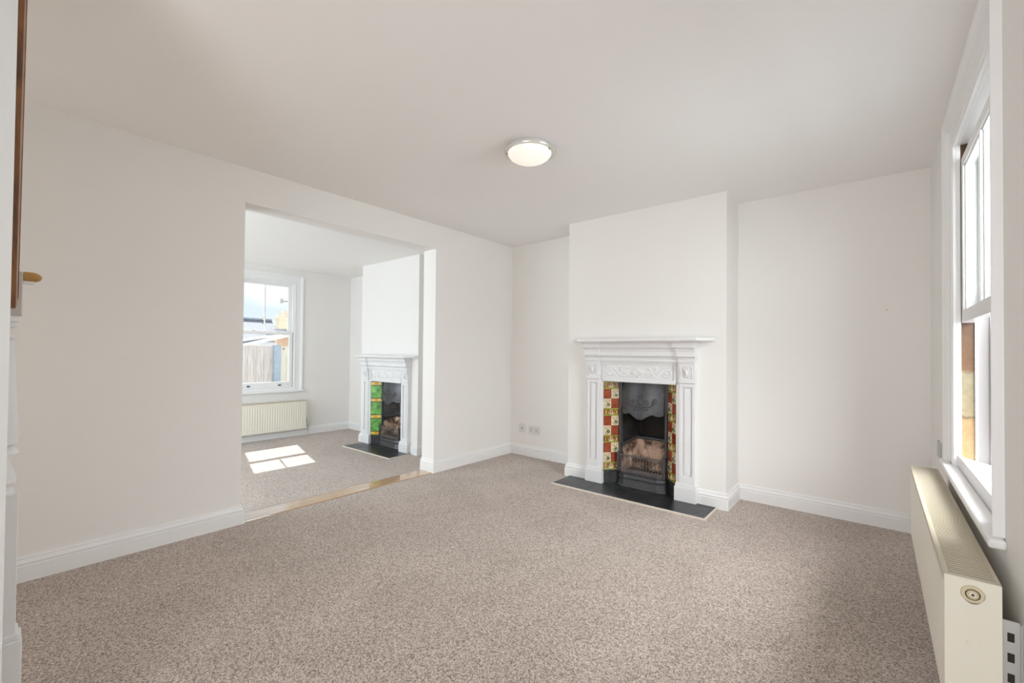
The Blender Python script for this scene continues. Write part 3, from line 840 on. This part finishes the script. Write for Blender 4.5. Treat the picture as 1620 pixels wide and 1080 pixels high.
    for u in (-.15, .10):
        br.box(u - .006, u + .006, wc - .004, wc + .003, .130, .152)
    br.build('front_bars', M_IRON_P, ins, bevel=.001)
    # ash pan cover
    ac = B()
    def plan_(k, w_, hu=.205):
        return [(-hu * k - .012, G), (-hu * k, w_ - .030), (-.145 * k, w_), (.145 * k, w_), (hu * k, w_ - .030), (hu * k + .012, G)]
    ring = [(HT, 1.06, -.004), (.024, 1.05, -.006), (.030, 1.02, -.012), (.075, 1.0, -.018), (.083, 1.03, -.012), (.090, 1.03, -.012), (.096, 1.0, -.018), (.112, .99, -.022), (.120, 1.03, -.016), (.131, 1.03, -.016)]
    ac.loft([[(a, b_, z) for a, b_ in plan_(k, w_)] for z, k, w_ in ring])
    for i in range(5):
        for s in (-1, 1):
            q = .150 + i * .011
            wv = -.018 - (.030) * (q - .145) / .06
            ac.tube([(s * q, wv + .001, .034), (s * q, wv + .002, .073)], .0030, 6)
    ac.box(-.11, .06, -.0165, -.0150, .062, .064); ac.blob((-.02, -.014, .062), (.013, .004, .006), 8, 5)
    ac.build('ash_pan_cover', M_IRON2, ins, bevel=.0015)
    adopt(ins)
    return root, ins

fireplace(-1.549, CH[2], 0.0, 1.0, 1.0, False,
          ('white cast fireplace in the front room, black grate between oxblood and cream patterned tiles',))
fireplace(-5.094, CH2[2], ZF, 1.09, 0.968, True,
          ('white cast fireplace seen through the opening, green tiles beside its grate',))

def hearth(x0, x1, y0, yw, zf, label, ntile, hole, right_edge):
    root = tag(empty('hearth', ((x0 + x1) / 2, y0, zf)), label, 'hearth', 'slate tiled hearths')
    MB().box(x0 + .002, x1 - .002, y0 + .002, yw, zf, zf + .008).build('bed', M_GROUT, root)
    wd = (x1 - x0) / ntile
    for i in range(ntile):
        MB().box(x0 + i * wd + .0015, x0 + (i + 1) * wd - .0015, y0 + .001, yw - .068 if False else yw - .066, zf + .002, zf + .012).build('slate_tile', M_SLATE, root, bevel=.0012)
    hw = (hole[1] - hole[0]) / 2
    MB().box(hole[0], hole[1], yw - .062, yw + .12, zf + .002, zf + .012).build('slate_tile', M_SLATE, root, bevel=.0012)
    MB().box(x0 + .0015, hole[0] - .003, yw - .062, yw - .022, zf + .002, zf + .012).build('slate_tile', M_SLATE, root, bevel=.0012)
    MB().box(hole[1] + .003, x1 - .0015, yw - .062, yw - .022, zf + .002, zf + .012).build('slate_tile', M_SLATE, root, bevel=.0012)
    e = MB()
    e.box(x0 - .009, x1 + .010, y0 - .009, y0, zf, zf + .013)
    e.box(x1, x1 + .010, y0, yw - .024, zf, zf + .013); e.box(x0 - .004, x0, y0, yw - .024, zf, zf + .011)
    tag(e.build('edging_strip', M_BORDER, root, bevel=.001), 'cream edging strip')
    adopt(root)
hearth(-2.222, -.930, 3.236, CH[2], 0.0, 'black slate tiled hearth in front of the front room fireplace', 4, (-1.869, -1.229), True)
hearth(-5.60, -4.53, 3.125, CH2[2], ZF, 'black slate tiled hearth on the rear room carpet', 4, (-5.44, -4.748), True)

# ------------------------------------------------------------------ radiators
def radiator(f, u0, u1, dfront, dback, z0, z1, label, endside, valve):
    root = tag(empty('radiator', f((u0 + u1) / 2, (dfront + dback) / 2, z0)), label, 'radiator', 'cream panel radiators')
    B = lambda: MB(f)
    # front panel with vertical flutes
    p = B()
    pts = []
    n = int((u1 - u0 - .06) / .0333)
    us = [u0 + .03 + (u1 - u0 - .06) * i / n for i in range(n + 1)]
    prof = [(u0 + .006, dfront - .004), (u0 + .02, dfront)]
    for a in us[:-1]:
        w_ = us[1] - us[0]
        prof += [(a + w_ * .10, dfront), (a + w_ * .25, dfront - .0022), (a + w_ * .45, dfront - .0022), (a + w_ * .60, dfront)]
    prof += [(u1 - .02, dfront), (u1 - .006, dfront - .004)]
    def ring(z, k, off):
        return [(a, b_ - off if b_ > dfront - .001 else (b_ - off if k == 0 else dfront - off), z) for a, b_ in prof] + [(u1 - .006, dfront - .016, z), (u0 + .006, dfront - .016, z)]
    p.loft([ring(z0 + .004, 1, .005), ring(z0 + .012, 1, 0), ring(z0 + .030, 1, 0), ring(z0 + .038, 0, 0), ring(z1 - .048, 0, 0), ring(z1 - .040, 1, 0), ring(z1 - .012, 1, 0), ring(z1 - .006, 1, .003)])
    p.build('front_panel', M_CREAM, root)
    b = B(); b.box(u0 + .006, u1 - .006, dback, dback + .012, z0 + .004, z1 - .010)
    b.build('back_panel', M_CREAM, root, bevel=.003)
    c = B()
    k = int((u1 - u0) / .03)
    for i in range(k):
        a = u0 + .02 + (u1 - u0 - .04) * i / k
        c.box(a, a + .0015, dback + .012, dfront - .016, z0 + .03, z1 - .03)
    c.box(u0 + .006, u1 - .006, dback + .012, dfront - .017, z1 - .026, z1 - .024)  # dark sheet added so the grille slots look shaded
    c.build('convector_fins', mat('shade_dark_fins', (0.05, 0.042, 0.03), .8), root)  # near-black colour stands in for the shade inside the radiator
    # top grille
    g = B()
    g.box(u0 + .0035, u1 - .0035, dfront - .010, dfront - .001, z1 - .008, z1); g.box(u0 + .0035, u1 - .0035, dback, dback + .008, z1 - .008, z1)
    g.box(u0 + .0035, u0 + .014, dback + .008, dfront - .010, z1 - .008, z1); g.box(u1 - .014, u1 - .0035, dback + .008, dfront - .010, z1 - .008, z1)
    g.box(u0 + .0035, u1 - .0035, dfront - .004, dfront + .0015, z1 - .016, z1 - .001)
    ns = int((u1 - u0 - .03) / .0165)
    for i in range(ns):
        a = u0 + .016 + (u1 - u0 - .032) * i / ns
        g.box(a, a + .0090, dback + .008, dfront - .010, z1 - .0045, z1 - .0010)
    g.build('top_grille', M_GRILLE, root)
    for e in (0, 1):
        ue = (u0, u1)[e]; un = (u0 + .003, u1 - .003)[e]
        a, b_ = sorted((ue, un))
        s = B(); s.box(a, b_, dback, dfront, z0, z1)
        o = s.build('side_panel', M_CREAM, root, bevel=.0014)
        if endside == e:
            sg = -1 if e == 0 else 1
            dm = (dback + dfront) / 2; zc = z1 - .036
            def disc(r0, r1, x0, x1, mm, nm, par, lab=None, inner=None):
                k_ = 1.12; r0 *= k_; r1 *= k_
                if inner: inner *= k_
                q = B()
                pr = [(.0005, x0), (r0, x0), (r1, x1), (.0005, x1)] if inner is None else [(inner, x0), (r0, x0), (r1, x1), (inner, x1)]
                rings = []
                for r_, x_ in pr:
                    rings.append([(ue + sg * x_, dm + r_ * math.cos(t * math.pi / 12), zc + r_ * math.sin(t * math.pi / 12)) for t in range(24)])
                if inner is not None:
                    q.loft(rings + [rings[0]], caps=False)
                else:
                    q.loft(rings)
                ob = q.build(nm, mm, par, bevel=0)
                if lab: tag(ob, lab)
                return ob
            disc(.0200, .0185, .0, .0035, M_CREAM_D, 'collar', o, 'worn tan collar around the blanking plug', .0125)
            disc(.0152, .0152, .0, .0012, M_DARK, 'plug_recess', o)
            disc(.0115, .0100, .0, .0050, mat('plug_brass', (0.62, 0.52, 0.36), .3, metal=.5), 'blanking_plug', o)
            disc(.0060, .0052, .0048, .0062, M_CREAM, 'plug_ring', o, None, .0034)
            disc(.0024, .0018, .0048, .0070, M_DKMETAL, 'bleed_screw', o)
            # dark slot beneath the plug
            q = B(); q.tube([(ue + sg * .0005, dm + .0165 * math.cos(t), zc + .0185 * math.sin(t) - .003) for t in [math.pi * (1.15 + .7 * i / 10) for i in range(11)]], [.0008] + [.0025] * 9 + [.0008], 6)
            q.build('slot', M_DARK, o)
            for dd in (-.008, .010):                            # two small raised D shapes
                q = B(); zc2 = z1 - .160
                ptsD = [(-.0035, -.0065), (-.0035, .0065), (.0005, .0060), (.0040, .0030), (.0050, 0), (.0040, -.0030), (.0005, -.0060)]
                r1 = [(ue, dm - (dd + x_), zc2 + z_) for x_, z_ in ptsD]; r2 = [(ue + sg * .0010, dm - (dd + x_), zc2 + z_) for x_, z_ in ptsD]
                r3 = [(ue + sg * .0018, dm - (dd + x_ * .6), zc2 + z_ * .6) for x_, z_ in ptsD]
                q.loft([r1, r2, r3]); q.build('embossed_mark', M_CREAM, o)
    # wall bracket
    for ub in (u0 + .03, u1 - .25):
        k = B(); k.box(ub, ub + .003, .001, dback - .002, z0 + .02, z1 - .09); k.box(ub - .012, ub + .016, .0005, .003, z0 + .02, z1 - .09)
        for i in range(6):
            zz = z1 - .105 - i * .035
            k.box(ub - .0006, ub + .0036, .010, dback - .012, zz - .016, zz - .004)
        k.mi = 1
        for i in range(4):
            zz = z1 - .115 - i * .050
            k.box(ub - .0008, ub + .0038, .012, dback - .012, zz - .026, zz - .004, 1)
        k.build('wall_bracket', [M_STEEL, M_DARK], root)
    if valve:
        uv, dv, zb, zt = valve
        v = B()
        v.lathe([(.006, zb), (.006, z0 + .02)], (0, 0, 0), 10) if False else None
        v.tube([(uv, dv, zb), (uv, dv, z0 + .03)], .006, 8)
        v.tube([(uv, dv, z0 + .04), (u1 - .01, dv, z0 + .04)], .008, 8)
        rr = [(.011, z0 + .02), (.015, z0 + .03), (.014, z0 + .06), (.011, z0 + .065), (.018, z0 + .07), (.021, zt - .01), (.016, zt)]
        v.loft([[(uv + r_ * math.cos(t * math.pi / 6), dv + r_ * math.sin(t * math.pi / 6), z_) for t in range(12)] for r_, z_ in rr])
        smooth_by_angle(v.build('valve', M_STEEL, root))
    adopt(root)
    for c_ in root.children:
        for g2 in c_.children: g2.matrix_parent_inverse = Matrix.Identity(4)

radiator(lambda u, d, z: (XR - d, u, z), 1.603, 3.068, .138, .036, .245, .600, 'cream double panel radiator with slotted top under the front window', 0, None)
radiator(lambda u, d, z: (XF + d, u, z), 1.92, 3.155, .11, .035, -.035, .405, 'cream ribbed radiator on the far wall under the rear window', 1, (3.195, .07, ZF, .125))

# ------------------------------------------------------------------ sockets
def socket(name, f, u0, u1, z0, z1, label, group, mt, kind):
    root = tag(empty(name, f((u0 + u1) / 2, 0, z0)), label, 'socket', group)
    b = MB(f); b.box(u0, u1, 0, .008, z0, z1); b.build('face_plate', mt, root, bevel=.003)
    n = 2 if kind == 'double' else 1
    w_ = (u1 - u0) / n
    for i in range(n):
        m_ = u0 + w_ * (i + .5); zc = (z0 + z1) / 2
        hs_ = [] if kind == 'blank' else ([(-.007, .007, -.006, .008)] if kind == 'aerial' else [(-.004, .004, -.005, .011), (-.014, -.007, -.018, -.013), (.007, .014, -.018, -.013)])
        for a_, b_, c_, d_ in hs_:
            MB(f).box(m_ + a_, m_ + b_, .008, .0086, zc + c_, zc + d_).build('socket_hole', M_HOLE, root)
    for i in range(n):
        if kind == 'double':
            m_ = u0 + w_ * (i + .5)
            s = MB(f); s.box(m_ - .006 + (.018 if i else -.018), m_ + .006 + (.018 if i else -.018), .008, .011, z1 - .034, z1 - .014); s.build('switch', mt, root, bevel=.001)
    adopt(root)
fb_ = lambda u, d, z: (u, YB - d, z)
socket('wall_socket', fb_, -3.152, -3.062, .260, .350, 'small square aerial socket low on the wall, left of the double socket', 'sockets in the left alcove', M_PLASTIC, 'aerial')
socket('wall_socket', fb_, -3.012, -2.866, .255, .342, 'white double power socket low in the left alcove', 'sockets in the left alcove', M_PLASTIC, 'double')
socket('wall_socket', lambda u, d, z: (XR - d, u, z), 3.32, 3.47, .600, .690, 'grey wall plate beside the front window, above the radiator', None, M_PLAST_G, 'blank')

# ------------------------------------------------------------------ ceiling light
LC = (-1.602, 2.067)
cl = tag(empty('ceiling_light', (LC[0], LC[1], H)), 'round flush ceiling light with frosted glass dome and pale metal rim', 'ceiling light')
smooth_by_angle(MB().lathe([(.10, H), (.13, H - .004), (.135, H - .022), (.10, H - .026)], (*LC, 0), 40).build('back_plate', M_PLASTIC, cl))
rim = MB()
rim.lathe([(.136, H - .020), (.150, H - .024), (.1525, H - .030), (.150, H - .036), (.131, H - .037)], (*LC, 0), 56)
smooth_by_angle(tag(rim.build('rim', mat('lamp_rim', (0.70, 0.68, 0.66), .25, metal=.3), cl), 'pale metal rim'))
dm = [(.132, H - .034)]
for i in range(1, 11):
    a = i / 10 * math.pi / 2
    dm.append((max(.0005,   .132 * math.cos(a)), H - .034 - .058 * math.sin(a)))
smooth_by_angle(MB().lathe(dm, (*LC, 0), 56).build('glass_dome', M_LAMP, cl))
for px_ in ((-1.706, 1.980), (-1.485, 2.080), (-1.64, 2.205)):
    v = Vector((px_[0] - LC[0], px_[1] - LC[1])).normalized() * .136
    MB().lathe([(.0045, 0), (.006, -.004), (.005, -.011), (.001, -.013)], (LC[0] + v.x, LC[1] + v.y, H - .034), 10).build('clip_screw', M_BRASS, cl)
adopt(cl)

# ------------------------------------------------------------------ stair foot on the left edge
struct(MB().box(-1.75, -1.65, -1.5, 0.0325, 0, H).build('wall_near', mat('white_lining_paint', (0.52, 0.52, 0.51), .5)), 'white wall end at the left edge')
NX, NY = -2.195, .030
nw = tag(empty('newel_post', (NX, NY, 0)), 'white turned newel post at the foot of the stairs, left edge', 'newel post')
q = MB()
q.box(NX - .040, NX + .040, NY - .040, NY + .040, .225, .685)
q.build('shaft_base', M_TRIM, nw, bevel=.002)
q = MB()
q.box(NX - .055, NX + .048, NY - .060, NY + .055, 0, .212); q.box(NX - .05, NX + .044, NY - .05, NY + .048, .212, .232)
q.build('plinth', M_TRIM, nw, bevel=.004)
q = MB()
q.lathe([(.036, .685), (.030, .690), (.031, .700), (.022, .706), (.036, .722), (.034, .745), (.020, .790), (.016, .800), (.038, .806), (.041, .818), (.034, .832), (.022, .838), (.037, .848), (.039, .880), (.034, .98), (.024, 1.185), (.023, 1.19), (.029, 1.196), (.029, 1.202), (.017, 1.215), (.015, 1.228), (.031, 1.232), (.033, 1.240), (.028, 1.248), (.036, 1.252), (.038, 1.262), (.036, 1.270), (.020, 1.275)], (NX, NY, 0), 24)
smooth_by_angle(q.build('turned_shaft', M_TRIM, nw))
MB().box(NX - .040, NX + .040, NY - .044, NY + .038, 1.270, 1.415).build('top_block', mat('grey_white_paint', (.62, .58, .54), .5), nw, bevel=.003)
adopt(nw)
q = MB()
q.loft([[(NX + .045 + t * .18, a, 1.292 + t) for a in (y0_, y1_)] + [(NX + .075 + t * .18, a, 1.292 + t) for a in (y1_, y0_)] for t, y0_, y1_ in ((0, .022, .0525), (.40, .019, .0520), (1.105, .012, .0510))])
bd = tag(empty('stair_board', (NX + .05, .04, 1.29)), 'dark stained timber board rising above the newel post', 'timber board')
q.build('board', M_STAIN, bd, bevel=.001)
q = MB()
q.loft([[(NX + .050 + t * .18, a, 1.292 + t) for a in (y0_, y1_)] + [(NX + .070 + t * .18, a, 1.292 + t) for a in (y1_, y0_)] for t, y0_, y1_ in ((.01, .0525, .0560), (.40, .0520, .0555), (1.10, .0510, .0545))])
tag(q.build('edge_bead', M_STAIN_E, bd), 'pale edge bead')
q = MB()
q.loft([[(NX + .048 + t * .18, a, 1.292 + t) for a in (y0_, y1_)] + [(NX + .066 + t * .18, a, 1.292 + t) for a in (y1_, y0_)] for t, y0_, y1_ in ((.03, .0560, .0580), (.40, .0555, .0577), (1.10, .0545, .0571))])
q.build('edge_strip', M_STAIN, bd)
adopt(bd)
q = MB()
q.lathe([(.012, 0), (.0165, .003), (.0175, .015), (.0160, .030), (.0110, .040), (.003, .045)], (NX + .01, .0672, 1.402), 20, 'y')
kb = tag(empty('handrail', (NX + .01, .068, 1.402)), 'golden pine rounded handrail end sticking out beside the newel post', 'handrail')
smooth_by_angle(q.build('rounded_end', M_PINE, kb))
MB().box(NX + .0, NX + .02, .068, .095, 1.377, 1.388).build('underside_bracket', M_TRIM, kb, bevel=.003)
adopt(kb)

# ------------------------------------------------------------------ outside the rear window
struct(MB().box(-45, XF - .3, -25, 40, -.35, -.30).build('ground', M_PAVING), 'pale paved yard outside')
FX = -9.5
fe = tag(empty('garden_fence', (FX, 3.4, -.3)), 'pale weathered close-boarded garden fence outside the rear window', 'fence')
y = -1.0; i = 0
while y < 8:
    wd = random.uniform(.135, .15)
    right = y > 3.83
    if not (3.66 < y + wd and y < 3.84) or True:
        q = MB()
        q.prism([(y, FX), (y, FX + .022), (y + wd + .012, FX + .010), (y + wd + .012, FX)], -.30, 1.262 + random.uniform(-.006, .006) if not right else 1.265, 'z') if False else q.loft([[(FX, y, z_), (FX + .034, y, z_), (FX + .012, y + wd - .008, z_), (FX, y + wd - .008, z_)] for z_ in (-.30, 1.250 + random.uniform(-.005, .005))])
        q.build('fence_board', M_FENCE2 if right else M_FENCE, fe)
    y += wd; i += 1
for py in (-.6, 2.05, 3.715, 6.4):
    tag(MB().box(FX + .024, FX + .12, py, py + .13, -.30, 1.275).build('fence_post', M_CONC, fe, bevel=.008), 'blue-grey concrete post')
MB().box(FX - .05, FX, -1.0, 8.0, .9, 1.0).build('fence_rail', M_FENCE, fe)
MB().box(FX - .02, FX + .03, -1.0, 3.66, 1.256, 1.275).build('capping_rail', M_FENCE2, fe)
adopt(fe)

# house with the long slate roof
hs = tag(empty('slate_roofed_house', (-28, 8, -.3)), 'distant house with a long grey slate roof beyond the fence', 'house')
MB().box(-32, -26.2, 2, 12.5, -.3, 1.75).build('wall', M_RBRICK, hs)
q = MB(); q.loft([[(-25.6, y_, 1.35), (-28.6, y_, 3.02), (-31.6, y_, 1.35), (-31.6, y_, 1.25), (-28.6, y_, 2.9), (-25.6, y_, 1.25)] for y_ in (1.5, 11.1)])
q.build('roof', M_ROOF, hs)
MB().box(-28.75, -28.45, 1.5, 11.1, 2.98, 3.08).build('ridge', M_CONC, hs)
for yy in (6.5, 9.35, 10.6):
    MB().lathe([(.16, 3.0), (.16, 3.12), (.11, 3.14), (.11, 3.2)], (-28.6, yy, 0), 12).build('ridge_vent', M_TERRA, hs)
adopt(hs)
ck = tag(empty('chimney_stack', (-24, 9.95, -.3)), 'yellow brick chimney stack beyond the fence at the window edge', 'chimney')
MB().box(-24.4, -23.9, 9.68, 10.22, -.3, 2.82).build('stack', M_YBRICK, ck)
MB().box(-24.45, -23.85, 9.64, 10.26, 2.82, 2.95).build('corbel', M_YBRICK, ck, bevel=.03)
for yy in (9.78, 10.02, 10.20):
    MB().lathe([(.10, 2.98), (.08, 3.05), (.075, 3.2), (.10, 3.22), (.09, 3.26)], (-24.1, yy, 0), 12).build('chimney_pot', M_TERRA, ck)
adopt(ck)
an = tag(empty('television_aerial', (-24, 10.28, 2.9)), 'thin television aerial on a pole beside the yellow chimney', 'aerial')
MB().tube([(-24, 10.28, 2.6), (-24, 10.28, 3.95)], .018, 6).build('pole', M_DKMETAL, an)
q = MB(); q.tube([(-24, 9.80, 3.77), (-24, 10.5, 3.74)], .012, 6)
for k in range(8): q.tube([(-24.2, 9.95 + k * .07, 3.76), (-23.8, 9.95 + k * .07, 3.76)], .008, 5)
for k in range(-2, 3): q.tube([(-24.2, 9.82, 3.77 + k * .05), (-23.8, 9.82, 3.77 + k * .05)], .012, 5)
q.build('aerial_array', M_DKMETAL, an)
adopt(an)
lt = tag(empty('outbuilding', (-19.5, 7, -.3)), 'low outbuilding with pale slate roof, white bargeboard and brick gable', 'outbuilding')
MB().box(-21.5, -19.6, 3.0, 8.3, -.3, 1.30).build('wall', mat('cream_render', (0.80, 0.76, 0.72), .8), lt)
q = MB(); q.loft([[(-21.6, y0_, z_), (-19.4, y0_, z_), (-19.4, y0_, z_ - .08), (-21.6, y0_, z_ - .08)] for y0_, z_ in ((2.5, 1.18), (6.4, 1.50), (8.25, 1.86))])
q.build('roof', M_ROOF2, lt)
q = MB(); q.loft([[(-19.38, y0_, z_), (-19.30, y0_, z_), (-19.30, y0_, z_ - .14), (-19.38, y0_, z_ - .14)] for y0_, z_ in ((6.4, 1.40), (8.25, 1.90))])
q.build('bargeboard', M_WHITE_EXT, lt)
adopt(lt)

dr_ = tag(empty('slate_roof', (-22, 9.6, -.3)), 'dark slate roof of a neighbouring building just below the yellow chimney', 'roof')
q = MB(); q.loft([[(-22.6, y_, 1.86), (-21.6, y_, 1.86), (-22.0, y_, zt_), (-22.6, y_, zt_)] for y_, zt_ in ((8.55, 2.02), (8.75, 2.20), (10.8, 2.24))])
q.build('slates', M_ROOF, dr_)
MB().box(-22.6, -21.8, 9.05, 10.8, -.3, 1.86).build('brick_wall', M_RBRICK, dr_)
adopt(dr_)

# small nail left in the right alcove wall
na = tag(MB().blob((0, 0, 0), (.004, .003, .004), 8, 5).build('wall_nail', M_BRASS), 'tiny nail head in the bare wall right of the chimney breast', 'nail')
na.location = (0.056, YB - .002, 1.479)
